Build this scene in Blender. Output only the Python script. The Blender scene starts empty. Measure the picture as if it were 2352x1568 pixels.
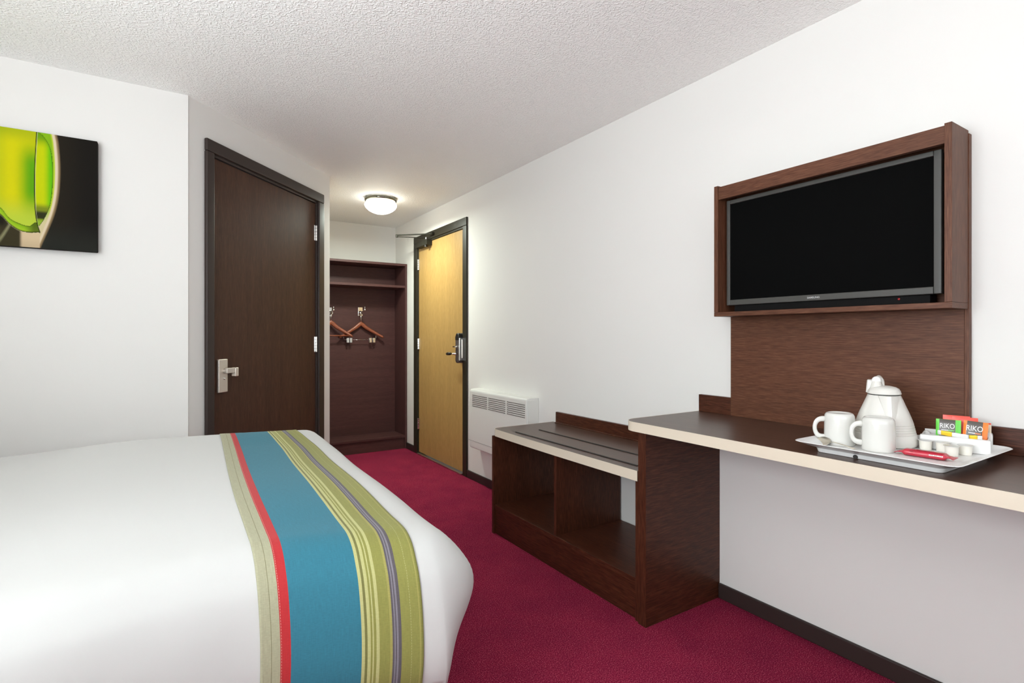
import bpy, bmesh, math, random
from mathutils import Vector, Matrix
random.seed(7)
SC = bpy.context.scene
COL = SC.collection
PI = math.pi

# ------------------------------------------------------------------ materials
def lin(c):
    if isinstance(c, str):
        c = [int(c[i:i+2], 16)/255 for i in (1, 3, 5)]
        c = [x/12.92 if x <= .04045 else ((x+.055)/1.055)**2.4 for x in c]
    return (c[0], c[1], c[2], 1)

def newmat(name):
    m = bpy.data.materials.new(name); m.use_nodes = True
    nt = m.node_tree
    return m, nt, nt.nodes['Principled BSDF']

def bump(nt, b, height, strength=.3, dist=.002, normal=None):
    n = nt.nodes.new('ShaderNodeBump'); n.inputs['Strength'].default_value = strength
    n.inputs['Distance'].default_value = dist
    nt.links.new(height, n.inputs['Height'])
    if normal: nt.links.new(normal, n.inputs['Normal'])
    nt.links.new(n.outputs[0], b.inputs['Normal'])
    return n.outputs[0]

def coords(nt, scale=(1, 1, 1), kind='Object', rot=(0, 0, 0)):
    tc = nt.nodes.new('ShaderNodeTexCoord'); mp = nt.nodes.new('ShaderNodeMapping')
    mp.inputs['Scale'].default_value = scale; mp.inputs['Rotation'].default_value = rot
    nt.links.new(tc.outputs[kind], mp.inputs[0])
    return mp.outputs[0]

def noise(nt, vec, scale, detail=3, rough=.5, dist=0):
    n = nt.nodes.new('ShaderNodeTexNoise'); n.inputs['Scale'].default_value = scale
    n.inputs['Detail'].default_value = detail; n.inputs['Roughness'].default_value = rough
    n.inputs['Distortion'].default_value = dist
    nt.links.new(vec, n.inputs['Vector'])
    return n.outputs['Fac']

def ramp(nt, fac, stops, interp='LINEAR'):
    r = nt.nodes.new('ShaderNodeValToRGB'); cr = r.color_ramp; cr.interpolation = interp
    while len(cr.elements) < len(stops): cr.elements.new(.5)
    for e, (p, c) in zip(cr.elements, stops):
        e.position = p; e.color = lin(c)
    nt.links.new(fac, r.inputs[0])
    return r.outputs[0]

def mixc(nt, fac, a, b, mode='MIX'):
    m = nt.nodes.new('ShaderNodeMix'); m.data_type = 'RGBA'; m.blend_type = mode
    for sock, v in ((m.inputs[0], fac), (m.inputs[6], a), (m.inputs[7], b)):
        if hasattr(v, 'is_linked'): nt.links.new(v, sock)
        elif isinstance(v, (int, float)): sock.default_value = v
        else: sock.default_value = lin(v)
    return m.outputs[2]

def plain(name, col, rough=.5, metal=0, spec=.5, coat=0, nb=None):
    m, nt, b = newmat(name)
    b.inputs['Base Color'].default_value = lin(col)
    b.inputs['Roughness'].default_value = rough
    b.inputs['Metallic'].default_value = metal
    b.inputs['Specular IOR Level'].default_value = spec
    b.inputs['Coat Weight'].default_value = coat
    if nb: bump(nt, b, noise(nt, coords(nt), nb[0], 3), nb[1], nb[2])
    return m

def wood(name, dark, mid, light, axis='y', rough=.35, spec=.5, scale=1.0, contrast=1.0, across=230):
    """laminate with fine short pores running along one axis over broad faint bands"""
    m, nt, b = newmat(name)
    a, l = across*scale, 14*scale
    sc = {'x': (l, a, a), 'y': (a, l, a), 'z': (a, a, l)}[axis]
    n1 = noise(nt, coords(nt, sc), 1.3, 3, .62, .15)
    sc2 = {'x': (1.6, 26, 26), 'y': (26, 1.6, 26), 'z': (26, 26, 1.6)}[axis]
    n2 = noise(nt, coords(nt, sc2), 1.0, 4, .6, .9)
    c1 = ramp(nt, n1, [(.34, dark), (.52, mid), (.70, light)])
    k = .16*contrast
    c2 = ramp(nt, n2, [(.30, (1-k,)*3), (.70, (1+k*.8,)*3)])
    nt.links.new(mixc(nt, 1.0, c1, c2, 'MULTIPLY'), b.inputs['Base Color'])
    b.inputs['Roughness'].default_value = rough
    b.inputs['Specular IOR Level'].default_value = spec
    bump(nt, b, n1, .12, .0005)
    return m

M = {}
WD, WM, WL = (.034, .0090, .0042), (.064, .0185, .0088), (.102, .034, .017)
for ax in 'xyz':
    M['wenge_'+ax] = wood('wenge laminate '+ax, WD, WM, WL, ax, .40, .28)
    M['walnut_'+ax] = wood('panel laminate '+ax, (.074, .026, .013), (.108, .041, .021), (.150, .062, .034), ax, .46, .25)
M['robe_x'] = wood('wardrobe laminate x', (.060, .024, .022), (.072, .028, .026), (.086, .034, .032), 'x', .5, .3)
M['robe_z'] = wood('wardrobe laminate z', (.058, .024, .023), (.070, .028, .027), (.082, .033, .032), 'z', .5, .3)
M['door_dark'] = wood('dark door veneer', (.050, .022, .013), (.068, .030, .018), (.088, .039, .023), 'z', .5, .22)
M['door_beech'] = wood('beech door veneer', (.345, .205, .066), (.40, .243, .083), (.44, .272, .098), 'z', .42, .3, 1, .5, 160)
M['desk_top'] = wood('desk top laminate', (.050, .023, .015), (.070, .032, .021), (.095, .044, .029), 'y', .34, .5)
M['frame_dark'] = plain('dark painted frame', (.040, .028, .024), .42, 0, .28, nb=(60, .06, .001))
M['frame_green'] = plain('entry frame paint', (.024, .020, .012), .42, 0, .25, nb=(60, .06, .001))
M['skirting'] = plain('skirting paint', (.034, .022, .020), .42, 0, .3, nb=(40, .08, .001))
M['cream_edge'] = plain('cream edge band', (.66, .585, .47), .45, nb=(200, .05, .0005))
M['chrome'] = plain('chrome', (.80, .79, .77), .12, 1)
M['ring'] = plain('dark polished ring', (.20, .19, .15), .10, 1)
M['steel'] = plain('satin steel', (.62, .57, .50), .34, 1)
M['satin'] = plain('satin nickel', (.66, .60, .53), .42, .75)
M['black_rubber'] = plain('black rubber', (.018, .014, .012), .6)
M['black_plastic'] = plain('black plastic', (.012, .010, .009), .35)
M['closer_paint'] = plain('closer bronze paint', (.020, .018, .012), .5, 0, .25)
M['lock_grey'] = plain('lock grey', (.15, .125, .12), .38, .6)
M['enamel'] = plain('heater enamel', (.72, .71, .68), .35)
M['slot'] = plain('heater slot', (.10, .085, .075), .7)
M['slot_dark'] = plain('gap black', (.01, .01, .01), .7)
M['white_ceramic'] = plain('white ceramic', (.66, .65, .615), .18, coat=.3)
M['white_plastic'] = plain('white plastic', (.76, .755, .745), .30)
M['kettle_plastic'] = plain('kettle plastic', (.67, .65, .61), .32)
M['tv_bezel'] = plain('tv bezel', (.060, .058, .053), .42, 0, .35)
M['tv_screen'] = plain('tv screen', (.0042, .0042, .0042), .9, spec=.0)
M['tv_case'] = plain('tv case', (.005, .0045, .0045), .7, 0, .1)
M['logo'] = plain('logo silver', (.55, .55, .55), .4)
M['led'] = plain('standby red', (.30, .01, .012), .3)
M['hanger_wood'] = wood('hanger wood', (.16, .040, .018), (.24, .065, .030), (.32, .095, .045), 'x', .35)
M['spoon'] = plain('spoon metal', (.62, .57, .47), .38, .8)

def m_wall():
    m, nt, b = newmat('white wall paint')
    v = coords(nt)
    b.inputs['Base Color'].default_value = lin((.752, .738, .714))
    b.inputs['Roughness'].default_value = .75
    b.inputs['Specular IOR Level'].default_value = .25
    return m
M['wall'] = m_wall()

def m_ceiling():
    m, nt, b = newmat('stippled ceiling')
    v = coords(nt)
    b.inputs['Base Color'].default_value = lin((.93, .925, .905))
    b.inputs['Roughness'].default_value = .6
    b.inputs['Specular IOR Level'].default_value = .35
    vo = nt.nodes.new('ShaderNodeTexVoronoi'); vo.feature = 'F1'
    vo.inputs['Scale'].default_value = 100
    vo.inputs['Randomness'].default_value = 1
    nv = nt.nodes.new('ShaderNodeVectorMath'); nv.operation = 'ADD'
    nn = nt.nodes.new('ShaderNodeTexNoise'); nn.inputs['Scale'].default_value = 45
    sub = nt.nodes.new('ShaderNodeVectorMath'); sub.operation = 'SCALE'; sub.inputs['Scale'].default_value = .03
    nt.links.new(v, nn.inputs['Vector']); nt.links.new(nn.outputs['Color'], sub.inputs[0])
    nt.links.new(v, nv.inputs[0]); nt.links.new(sub.outputs[0], nv.inputs[1])
    nt.links.new(nv.outputs[0], vo.inputs['Vector'])
    r = nt.nodes.new('ShaderNodeMapRange'); r.inputs['From Min'].default_value = .1
    r.inputs['From Max'].default_value = .62; r.inputs['To Min'].default_value = 1; r.inputs['To Max'].default_value = 0
    nt.links.new(vo.outputs['Distance'], r.inputs['Value'])
    n2 = noise(nt, v, 150, 1.5, .6)
    ad = nt.nodes.new('ShaderNodeMath'); ad.operation = 'MULTIPLY_ADD'; ad.inputs[1].default_value = .7
    nt.links.new(n2, ad.inputs[0]); nt.links.new(r.outputs[0], ad.inputs[2])
    bump(nt, b, ad.outputs[0], CEIL_BUMP[0], CEIL_BUMP[1])
    return m
CEIL_BUMP = (.45, .005)
M['ceiling'] = m_ceiling()

def m_carpet():
    m, nt, b = newmat('burgundy carpet')
    v = coords(nt)
    n1 = noise(nt, v, 250, 3, .8)
    n2 = noise(nt, v, 160, 2, .6)
    n3 = noise(nt, v, 6, 3, .5)
    c = ramp(nt, n1, [(.32, (.045, .003, .012)), (.46, (.18, .010, .035)), (.56, (.32, .024, .068)), (.68, (.70, .19, .27))])
    c2 = ramp(nt, n2, [(.35, (.14, .008, .023)), (.65, (.29, .024, .055))])
    c = mixc(nt, .2, c, c2)
    c3 = ramp(nt, n3, [(.3, (.88, .86, .92)), (.7, (1.1, 1.1, 1.06))])
    c = mixc(nt, 1.0, c, c3, 'MULTIPLY')
    nt.links.new(c, b.inputs['Base Color'])
    b.inputs['Roughness'].default_value = 1
    b.inputs['Specular IOR Level'].default_value = .02
    bump(nt, b, n1, .6, .004)
    return m
M['carpet'] = m_carpet()

def m_cotton(name, col, wr=.25):
    m, nt, b = newmat(name)
    v = coords(nt)
    b.inputs['Base Color'].default_value = lin(col)
    b.inputs['Roughness'].default_value = .85
    b.inputs['Specular IOR Level'].default_value = .15
    b.inputs['Sheen Weight'].default_value = .15
    w = noise(nt, coords(nt, (1, .35, 1)), 3.2, 3, .5, .6)
    n1 = bump(nt, b, w, wr, .02)
    return m
M['cotton'] = m_cotton('white cotton duvet', (.53, .528, .515), .30)
M['divan'] = plain('divan fabric', (.10, .09, .085), .9, nb=(500, .2, .001))
M['mattress'] = m_cotton('mattress ticking', (.78, .77, .74), .05)

def m_runner():
    """woven stripes measured across the runner, stitch lines along it"""
    m, nt, b = newmat('striped bed runner')
    tc = nt.nodes.new('ShaderNodeTexCoord'); sep = nt.nodes.new('ShaderNodeSeparateXYZ')
    nt.links.new(tc.outputs['UV'], sep.inputs[0])
    sage, sage_l = (.345, .335, .225), (.19, .18, .10)
    red, blue = (.42, .026, .030), (.031, .160, .222)
    lt, ol, dk, pu, pud, yl = (.43, .42, .18), (.235, .232, .062), (.165, .16, .052), (.20, .185, .215), (.098, .086, .096), (.31, .285, .085)
    st = [(0, sage), (.065, sage_l), (.070, sage), (.120, red), (.180, blue), (.597, lt), (.615, dk), (.630, lt),
          (.650, ol), (.664, lt), (.671, ol), (.684, lt), (.706, ol), (.770, yl), (.787, pud), (.799, pu), (.808, pud), (.816, pu), (.826, pud), (.846, ol), (.972, yl), (.978, ol)]
    g1 = ramp(nt, sep.outputs[0], st[:22], 'CONSTANT')
    w = noise(nt, coords(nt, (500, 60, 1), 'UV'), 1, 2, .6)
    w2 = noise(nt, coords(nt, (40, 900, 1), 'UV'), 1, 2, .6)
    mott = ramp(nt, w, [(.3, (.88, .88, .88)), (.7, (1.08, 1.08, 1.08))])
    mott2 = ramp(nt, w2, [(.3, (.92, .92, .92)), (.7, (1.06, 1.06, 1.06))])
    col = mixc(nt, 1, g1, mott, 'MULTIPLY'); col = mixc(nt, 1, col, mott2, 'MULTIPLY')
    # dashed stitching at two places across
    wv = nt.nodes.new('ShaderNodeMath'); wv.operation = 'FRACT'
    ml = nt.nodes.new('ShaderNodeMath'); ml.operation = 'MULTIPLY'; ml.inputs[1].default_value = 330
    nt.links.new(sep.outputs[1], ml.inputs[0]); nt.links.new(ml.outputs[0], wv.inputs[0])
    dash = nt.nodes.new('ShaderNodeMath'); dash.operation = 'LESS_THAN'; dash.inputs[1].default_value = .66
    nt.links.new(wv.outputs[0], dash.inputs[0])
    def line(p, wd, colr, c, amt=.8):
        cm = nt.nodes.new('ShaderNodeMath'); cm.operation = 'COMPARE'
        cm.inputs[1].default_value = p; cm.inputs[2].default_value = wd
        nt.links.new(sep.outputs[0], cm.inputs[0])
        mu = nt.nodes.new('ShaderNodeMath'); mu.operation = 'MULTIPLY'
        nt.links.new(cm.outputs[0], mu.inputs[0]); nt.links.new(dash.outputs[0], mu.inputs[1])
        m2 = nt.nodes.new('ShaderNodeMath'); m2.operation = 'MULTIPLY'; m2.inputs[1].default_value = amt
        nt.links.new(mu.outputs[0], m2.inputs[0])
        return mixc(nt, m2.outputs[0], c, colr)
    col = line(.128, .0011, (.60, .36, .30), col, .9)
    col = line(.914, .0010, (.48, .47, .24), col, .8)
    nt.links.new(col, b.inputs['Base Color'])
    b.inputs['Roughness'].default_value = .8
    b.inputs['Specular IOR Level'].default_value = .2
    b.inputs['Sheen Weight'].default_value = .1
    n0 = bump(nt, b, w, .12, .0006)
    return m
M['runner'] = m_runner()

def m_glow(name, col, strength):
    m, nt, b = newmat(name)
    b.inputs['Base Color'].default_value = lin((.8, .8, .8))
    b.inputs['Emission Color'].default_value = lin(col)
    b.inputs['Emission Strength'].default_value = strength
    b.inputs['Roughness'].default_value = .25
    return m
M['lamp_glass'] = m_glow('lit opal glass', (1, .97, .86), 7)
def m_vcol(name, rough=.35, spec=.4):
    m, nt, b = newmat(name)
    a = nt.nodes.new('ShaderNodeVertexColor'); a.layer_name = 'Print'
    nt.links.new(a.outputs[0], b.inputs['Base Color'])
    b.inputs['Roughness'].default_value = rough; b.inputs['Specular IOR Level'].default_value = spec
    bump(nt, b, noise(nt, coords(nt), 900, 2), .08, .0003)
    return m
M['print'] = m_vcol('printed canvas', .6, .06)
M['canvas_side'] = plain('canvas side', (.016, .013, .011), .8, spec=.1)

# ------------------------------------------------------------------ mesh builder
class MB:
    def __init__(s): s.v = []; s.f = []; s.uv = None; s.T = None
    def _add(s, vs, fs):
        o = len(s.v)
        if s.T: vs = [s.T(*p) for p in vs]
        s.v += [tuple(p) for p in vs]; s.f += [tuple(i+o for i in f) for f in fs]; return s
    def box(s, x0, x1, y0, y1, z0, z1):
        x0, x1 = sorted((x0, x1)); y0, y1 = sorted((y0, y1)); z0, z1 = sorted((z0, z1))
        vs = [(x, y, z) for x in (x0, x1) for y in (y0, y1) for z in (z0, z1)]
        return s._add(vs, [(0, 1, 3, 2), (4, 6, 7, 5), (0, 4, 5, 1), (2, 3, 7, 6), (0, 2, 6, 4), (1, 5, 7, 3)])
    def prism(s, poly, z0, z1):
        n = len(poly)
        vs = [(x, y, z0) for x, y in poly]+[(x, y, z1) for x, y in poly]
        return s._add(vs, [tuple(range(n))[::-1], tuple(range(n, 2*n))]+[(i, (i+1) % n, n+(i+1) % n, n+i) for i in range(n)])
    def rings(s, R, closed=True, cap0=True, cap1=True):
        n = len(R[0]); vs = [p for r in R for p in r]; fs = []
        for k in range(len(R)-1):
            for i in range(n if closed else n-1):
                a, b = k*n+i, k*n+(i+1) % n
                fs.append((a, b, b+n, a+n))
        if cap0: fs.append(tuple(range(n))[::-1])
        if cap1: fs.append(tuple(range((len(R)-1)*n, len(R)*n)))
        return s._add(vs, fs)
    def lathe(s, prof, c, n=40, axis=(0, 0, 1), cap0=False, cap1=False):
        a = Vector(axis).normalized(); u = a.orthogonal().normalized(); w = a.cross(u); c = Vector(c)
        R = [[tuple(c+a*h+(u*math.cos(2*PI*i/n)+w*math.sin(2*PI*i/n))*max(r, 1e-5)) for i in range(n)] for r, h in prof]
        return s.rings(R, True, cap0, cap1)
    def cyl(s, p0, p1, r, n=20, r1=None):
        p0, p1 = Vector(p0), Vector(p1)
        return s.lathe([(r, 0), (r if r1 is None else r1, (p1-p0).length)], p0, n, p1-p0, True, True)
    def tube(s, path, r, n=12, ry=None, up=(0, 0, 1), cap=True):
        P = [Vector(p) for p in path]; R = []
        for i, p in enumerate(P):
            t = (P[min(i+1, len(P)-1)]-P[max(i-1, 0)]).normalized()
            sd = t.cross(Vector(up)); sd = sd.normalized() if sd.length > 1e-4 else t.orthogonal().normalized()
            nn = sd.cross(t)
            rr = r[i] if isinstance(r, (list, tuple)) else r
            r2 = rr if ry is None else (ry[i] if isinstance(ry, (list, tuple)) else ry)
            R.append([tuple(p+sd*rr*math.cos(2*PI*k/n)+nn*r2*math.sin(2*PI*k/n)) for k in range(n)])
        return s.rings(R, True, cap, cap)
    def sphere(s, c, r, n=16):
        return s.lathe([(r*math.sin(PI*k/8), -r*math.cos(PI*k/8)) for k in range(9)], c, n)
    def build(s, name, m, parent=None, bevel=0, smooth=False, seg=2, label=None):
        me = bpy.data.meshes.new(name)
        off = Vector(parent['_w']) if parent is not None and '_w' in parent else Vector((0, 0, 0))
        org = Vector((0, 0, 0))
        if parent is None:
            xs, ys, zs = zip(*s.v)
            org = Vector(((min(xs)+max(xs))/2, (min(ys)+max(ys))/2, min(zs)))
        else: org = off
        me.from_pydata([tuple(Vector(p)-org) for p in s.v], [], s.f)
        bm = bmesh.new(); bm.from_mesh(me)
        bmesh.ops.recalc_face_normals(bm, faces=bm.faces); bm.to_mesh(me); bm.free()
        me.materials.append(M[m] if isinstance(m, str) else m)
        o = bpy.data.objects.new(name, me); COL.objects.link(o)
        if parent is not None: o.parent = parent
        else: o.location = org
        o['_w'] = list(org)
        if smooth:
            for p in me.polygons: p.use_smooth = True
        if bevel:
            b = o.modifiers.new('bevel', 'BEVEL'); b.width = bevel; b.segments = seg; b.limit_method = 'ANGLE'; b.angle_limit = .6
            w = o.modifiers.new('wn', 'WEIGHTED_NORMAL'); w.keep_sharp = True
            for p in me.polygons: p.use_smooth = True
        if smooth == 'auto':
            me.shade_smooth() if hasattr(me, 'shade_smooth') else None
            e = me.edges
            bm = bmesh.new(); bm.from_mesh(me)
            for ed in bm.edges:
                if len(ed.link_faces) == 2 and ed.calc_face_angle(0) > .6: ed.smooth = False
            bm.to_mesh(me); bm.free()
        if label: o['label'] = label
        return o

def tag(o, label, cat, group=None):
    o['label'] = label; o['category'] = cat
    if group: o['group'] = group
    return o
def thing(name, loc, label, cat, group=None):
    o = bpy.data.objects.new(name, None); COL.objects.link(o); o.location = loc; o['_w'] = list(loc)
    o.empty_display_size = .1
    return tag(o, label, cat, group)
def struct(o): o['kind'] = 'structure'; return o
def sroot(name, loc):
    o = bpy.data.objects.new(name, None); COL.objects.link(o); o.location = loc; o['_w'] = list(loc); o['kind'] = 'structure'; return o
def copy_tree(o, parent=None):
    c = o.copy(); COL.objects.link(c)
    if parent: c.parent = parent
    for ch in list(o.children): copy_tree(ch, c)
    return c
def text(body, size, name, m, parent, origin, xdir, ydir, depth=.0004, sx=1, align='CENTER', shear=0):
    cu = bpy.data.curves.new('t', 'FONT'); cu.body = body; cu.size = size; cu.align_x = align; cu.align_y = 'CENTER'
    cu.extrude = depth; cu.resolution_u = 3; cu.offset = size*.004
    t = bpy.data.objects.new('t', cu); COL.objects.link(t)
    me = bpy.data.meshes.new_from_object(t.evaluated_get(bpy.context.evaluated_depsgraph_get()))
    bpy.data.objects.remove(t); bpy.data.curves.remove(cu)
    X, Y = Vector(xdir).normalized(), Vector(ydir).normalized(); Z = X.cross(Y)
    off = Vector(parent['_w'])
    for v in me.vertices:
        v.co = Vector(origin)+X*v.co.x*sx+Y*v.co.y+Z*v.co.z-off
    me.materials.clear(); me.materials.append(M[m])
    o = bpy.data.objects.new(name, me); COL.objects.link(o); o.parent = parent; o['_w'] = list(off)
    return o
def rrect(x0, x1, y0, y1, r, n=8):
    P = []
    for cx, cy, a in ((x1-r, y0+r, -90), (x1-r, y1-r, 0), (x0+r, y1-r, 90), (x0+r, y0+r, 180)):
        for k in range(n+1):
            t = math.radians(a+90*k/n); P.append((cx+r*math.cos(t), cy+r*math.sin(t)))
    return P
# ---------------- the shape of the quilt: drape profiles over a rounded mattress
def bed_interp(t,T):
    if t<=T[0][0]: return T[0][1]
    if t>=T[-1][0]: return T[-1][1]
    for i in range(len(T)-1):
        if t<=T[i+1][0]:
            x0,y0=T[i];x1,y1=T[i+1]
            m0=(T[i+1][1]-T[i-1][1])/(T[i+1][0]-T[i-1][0]) if i>0 else (y1-y0)/(x1-x0)
            m1=(T[i+2][1]-y0)/(T[i+2][0]-x0) if i+2<len(T) else (y1-y0)/(x1-x0)
            h=x1-x0;s=(t-x0)/h
            return (2*s**3-3*s*s+1)*y0+(s**3-2*s*s+s)*h*m0+(-2*s**3+3*s*s)*y1+(s**3-s*s)*h*m1
# drape profiles: arc length -> (out, down)
def bed_profile(P):
    s=0;O=[(0,0)];Dn=[(0,0)]
    for i in range(1,len(P)):
        s+=math.hypot(P[i][0]-P[i-1][0],P[i][1]-P[i-1][1])
        O.append((s,P[i][0]));Dn.append((s,P[i][1]))
    return O,Dn,s
PN=bed_profile([(0,0),(.05,.006),(.10,.026),(.135,.057),(.158,.085),(.184,.15),(.203,.235),(.207,.30),(.198,.345)])
PF=bed_profile([(0,0),(.035,.005),(.066,.02),(.09,.05),(.105,.09),(.112,.15),(.10,.22),(.07,.29),(.04,.37)])
PR=bed_profile([(0,0),(.04,.01),(.07,.035),(.088,.07),(.095,.12),(.096,.20),(.09,.28),(.085,.37)])
XH,XF=-1.50,.500
def bed_yn(x): return bed_interp(x,[(-1.6,1.43),(-.3,1.46),(.0,1.50),(.2,1.50),(.5,1.405),(.6,1.40)])
BED_YF=2.62
def bed_top(x,y):
    a=bed_interp(y,[(1.3,.600),(1.5,.612),(1.65,.628),(1.8,.639),(2.1,.650),(2.4,.674),(2.6,.698),(2.75,.698)])
    b=bed_interp(x,[(-1.6,.0),(-.6,-.006),(-.2,.012),(.1,.006),(.3,0),(.5,-.004)])
    return a+b
def bed_foot(y): return bed_interp(y,[(1.2,.074),(1.35,.074),(1.5,.064),(1.8,.044),(2.1,.035),(2.35,.03),(2.6,.005)])
def bed_P(x,du,side,dv,y=None):
    p=bed_P0(x,du,side,dv,y)
    w=min(1,max(0,(x-.1)/.4)); w=w*w*(3-2*w)
    return (p[0]+bed_foot(p[1])*w,p[1],p[2])
def bed_P0(x,du,side,dv,y=None):
    """x position on top, du foot overhang arc, side 'n','f' or 't', dv side overhang arc"""
    o=d=0
    if side=='t': yy=y
    elif side=='n': yy=bed_yn(min(x,XF))
    else: yy=BED_YF
    z=bed_top(min(x,XF),yy)
    prof=PN if side=='n' else PR
    if du>0 and dv>0 and side!='t':
        r=max(du,dv)
        if dv>=du: ang=.5*du/dv*.5*math.pi   # 0..45deg
        else: ang=(1-.5*dv/du)*.5*math.pi
        w=math.sin(ang)**2
        on,dn=bed_interp(r,prof[0]),bed_interp(r,prof[1])
        of,df=bed_interp(r,PF[0]),bed_interp(r,PF[1])
        out_y=on*math.cos(ang);out_x=of*math.sin(ang)
        fl=(math.sin(2*ang)**2)*.044*math.exp(-((r-.215)/.10)**2)*(1 if side=="n" else 0)
        out_x+=fl 
        dd=dn*(1-w)+df*w
        sg=-1 if side=='n' else 1
        return (XF+out_x, yy+sg*(out_y), z-dd)
    if du>0:
        return (XF+bed_interp(du,PF[0]), yy, z-bed_interp(du,PF[1]))
    if dv>0:
        sg=-1 if side=='n' else 1
        return (x, yy+sg*bed_interp(dv,prof[0]), z-bed_interp(dv,prof[1]))
    return (x,yy,z)
BED_SN, BED_SF, BED_SR=PN[2],PF[2],PR[2]
def bed_grid(nx=60,ny=40,no=22):
    """list of rows; each row along v, columns along u"""
    cols=[(XH+(XF-XH)*i/nx,0) for i in range(nx+1)]+[(XF,BED_SN*(j+1)/no) for j in range(no)]
    rows=[('n',BED_SN*(no-j)/no,None) for j in range(no)]+[('t',0,i/ny) for i in range(ny+1)]+[('f',BED_SN*(j+1)/no,None) for j in range(no)]
    G=[]
    for side,dv,t in rows:
        R=[]
        for x,du in cols:
            if side=='t':
                y0=bed_yn(x);R.append(bed_P(x,du,'t',0,y0+(BED_YF-y0)*t))
            else: R.append(bed_P(x,du,side,dv))
        G.append(R)
    return G
LPW = {'win': 19, 'win2': 60, 'upA': 5, 'upB': 13, 'cor': .8, 'corD': 21}; EXPO = 0.24
# ------------------------------------------------------------------ room shell
XR, YFAR, ZC = 2.0, 5.42, 2.288
XHEAD, YWIN = -1.56, -1.85
A = (0.062, 2.985); B = (0.954, 3.93)
dl = math.hypot(B[0]-A[0], B[1]-A[1]); DX, DY = (B[0]-A[0])/dl, (B[1]-A[1])/dl
def TD(s, n, z):            # along the diagonal wall, out of it into the room, up
    return (A[0]+DX*s+DY*n, A[1]+DY*s-DX*n, z)

struct(MB().box(XHEAD-.1, XR+.1, YWIN-.1, YFAR+.1, -.08, 0).build('floor', 'carpet'))
struct(MB().box(XHEAD-.1, XR+.1, YWIN-.1, YFAR+.1, ZC, ZC+.08).build('ceiling', 'ceiling'))
EY0, EY1, EZ = 3.845, 4.80, 2.035   # entry door opening
w = MB().box(XR, XR+.1, YWIN, EY0-.02, 0, ZC).box(XR, XR+.1, EY1+.02, YFAR, 0, ZC).box(XR, XR+.1, EY0-.02, EY1+.02, EZ+.02, ZC)
struct(w.build('wall_right', 'wall'))
struct(MB().box(.854, XR, YFAR, YFAR+.1, 0, ZC).build('wall_far', 'wall'))
struct(MB().box(XHEAD, A[0], A[1]-.005, A[1]+.095, 0, ZC).build('wall_left', 'wall'))
w = MB(); w.T = TD
w.box(0, .13, -.1, 0, 0, ZC).box(1.165, dl, -.1, 0, 0, ZC).box(.13, 1.165, -.1, 0, 2.09, ZC)
struct(w.build('wall_diagonal', 'wall'))
struct(MB().box(.854, .954, B[1], YFAR, 0, ZC).build('wall_corridor', 'wall'))
HY0, HY1 = -.25, 1.30
w = MB().box(XHEAD-.1, XHEAD, YWIN, HY0, 0, ZC).box(XHEAD-.1, XHEAD, HY1, A[1]+.1, 0, ZC)
w.box(XHEAD-.1, XHEAD, HY0, HY1, 0, .80).box(XHEAD-.1, XHEAD, HY0, HY1, 2.10, ZC)
struct(w.build('wall_head', 'wall'))
WX0, WX1, WZ0, WZ1 = -1.25, 1.75, .80, 2.10
w = MB().box(XHEAD, WX0, YWIN-.1, YWIN, 0, ZC).box(WX1, XR, YWIN-.1, YWIN, 0, ZC)
w.box(WX0, WX1, YWIN-.1, YWIN, 0, WZ0).box(WX0, WX1, YWIN-.1, YWIN, WZ1, ZC)
struct(w.build('wall_window', 'wall'))
wr = sroot('window_1', (.25, YWIN-.05, WZ0))
w = MB()
for x in (WX0, (WX0+WX1)/2-.025, WX1-.05): w.box(x, x+.05, YWIN-.08, YWIN-.03, WZ0, WZ1)
for z in (WZ0, WZ1-.05): w.box(WX0, WX1, YWIN-.08, YWIN-.03, z, z+.05)
w.build('window_frame', 'white_plastic', wr, .003)
gm, nt, b = newmat('window glass'); b.inputs['Transmission Weight'].default_value = 1; b.inputs['Roughness'].default_value = 0
b.inputs['IOR'].default_value = 1.02; M['glass'] = gm
MB().box(WX0+.05, WX1-.05, YWIN-.058, YWIN-.054, WZ0+.05, WZ1-.05).build('pane', 'glass', wr)

wr2 = sroot('added_window_2', (XHEAD-.05, .5, WZ0))  # unseen window added in the head wall to go with its fill lamp
w = MB()
for y in (HY0, (HY0+HY1)/2-.025, HY1-.05): w.box(XHEAD-.08, XHEAD-.03, y, y+.05, WZ0, WZ1)
for z in (WZ0, WZ1-.05): w.box(XHEAD-.08, XHEAD-.03, HY0, HY1, z, z+.05)
w.build('window_frame', 'white_plastic', wr2, .003)
MB().box(XHEAD-.058, XHEAD-.054, HY0+.05, HY1-.05, WZ0+.05, WZ1-.05).build('pane', 'glass', wr2)

# skirting boards
w = MB().box(1.986, 2.0, YWIN, 1.4455, 0, .064).box(1.986, 2.0, 2.633, 3.775, 0, .062).box(1.986, 2.0, 4.885, 5.084, 0, .062)
struct(w.build('baseboard_right', 'skirting', None, .004))
w = MB(); w.T = TD; w.box(0.02, .10, 0, .014, 0, .07); w.box(1.205, dl, 0, .014, 0, .07)
struct(w.build('baseboard_diagonal', 'skirting', None, .004))
struct(MB().box(XHEAD, .04, 2.966, 2.98, 0, .07).build('baseboard_left', 'skirting', None, .004))
struct(MB().box(XHEAD, 1.986, YWIN, YWIN+.014, 0, .07).build('baseboard_window', 'skirting', None, .004))

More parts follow.
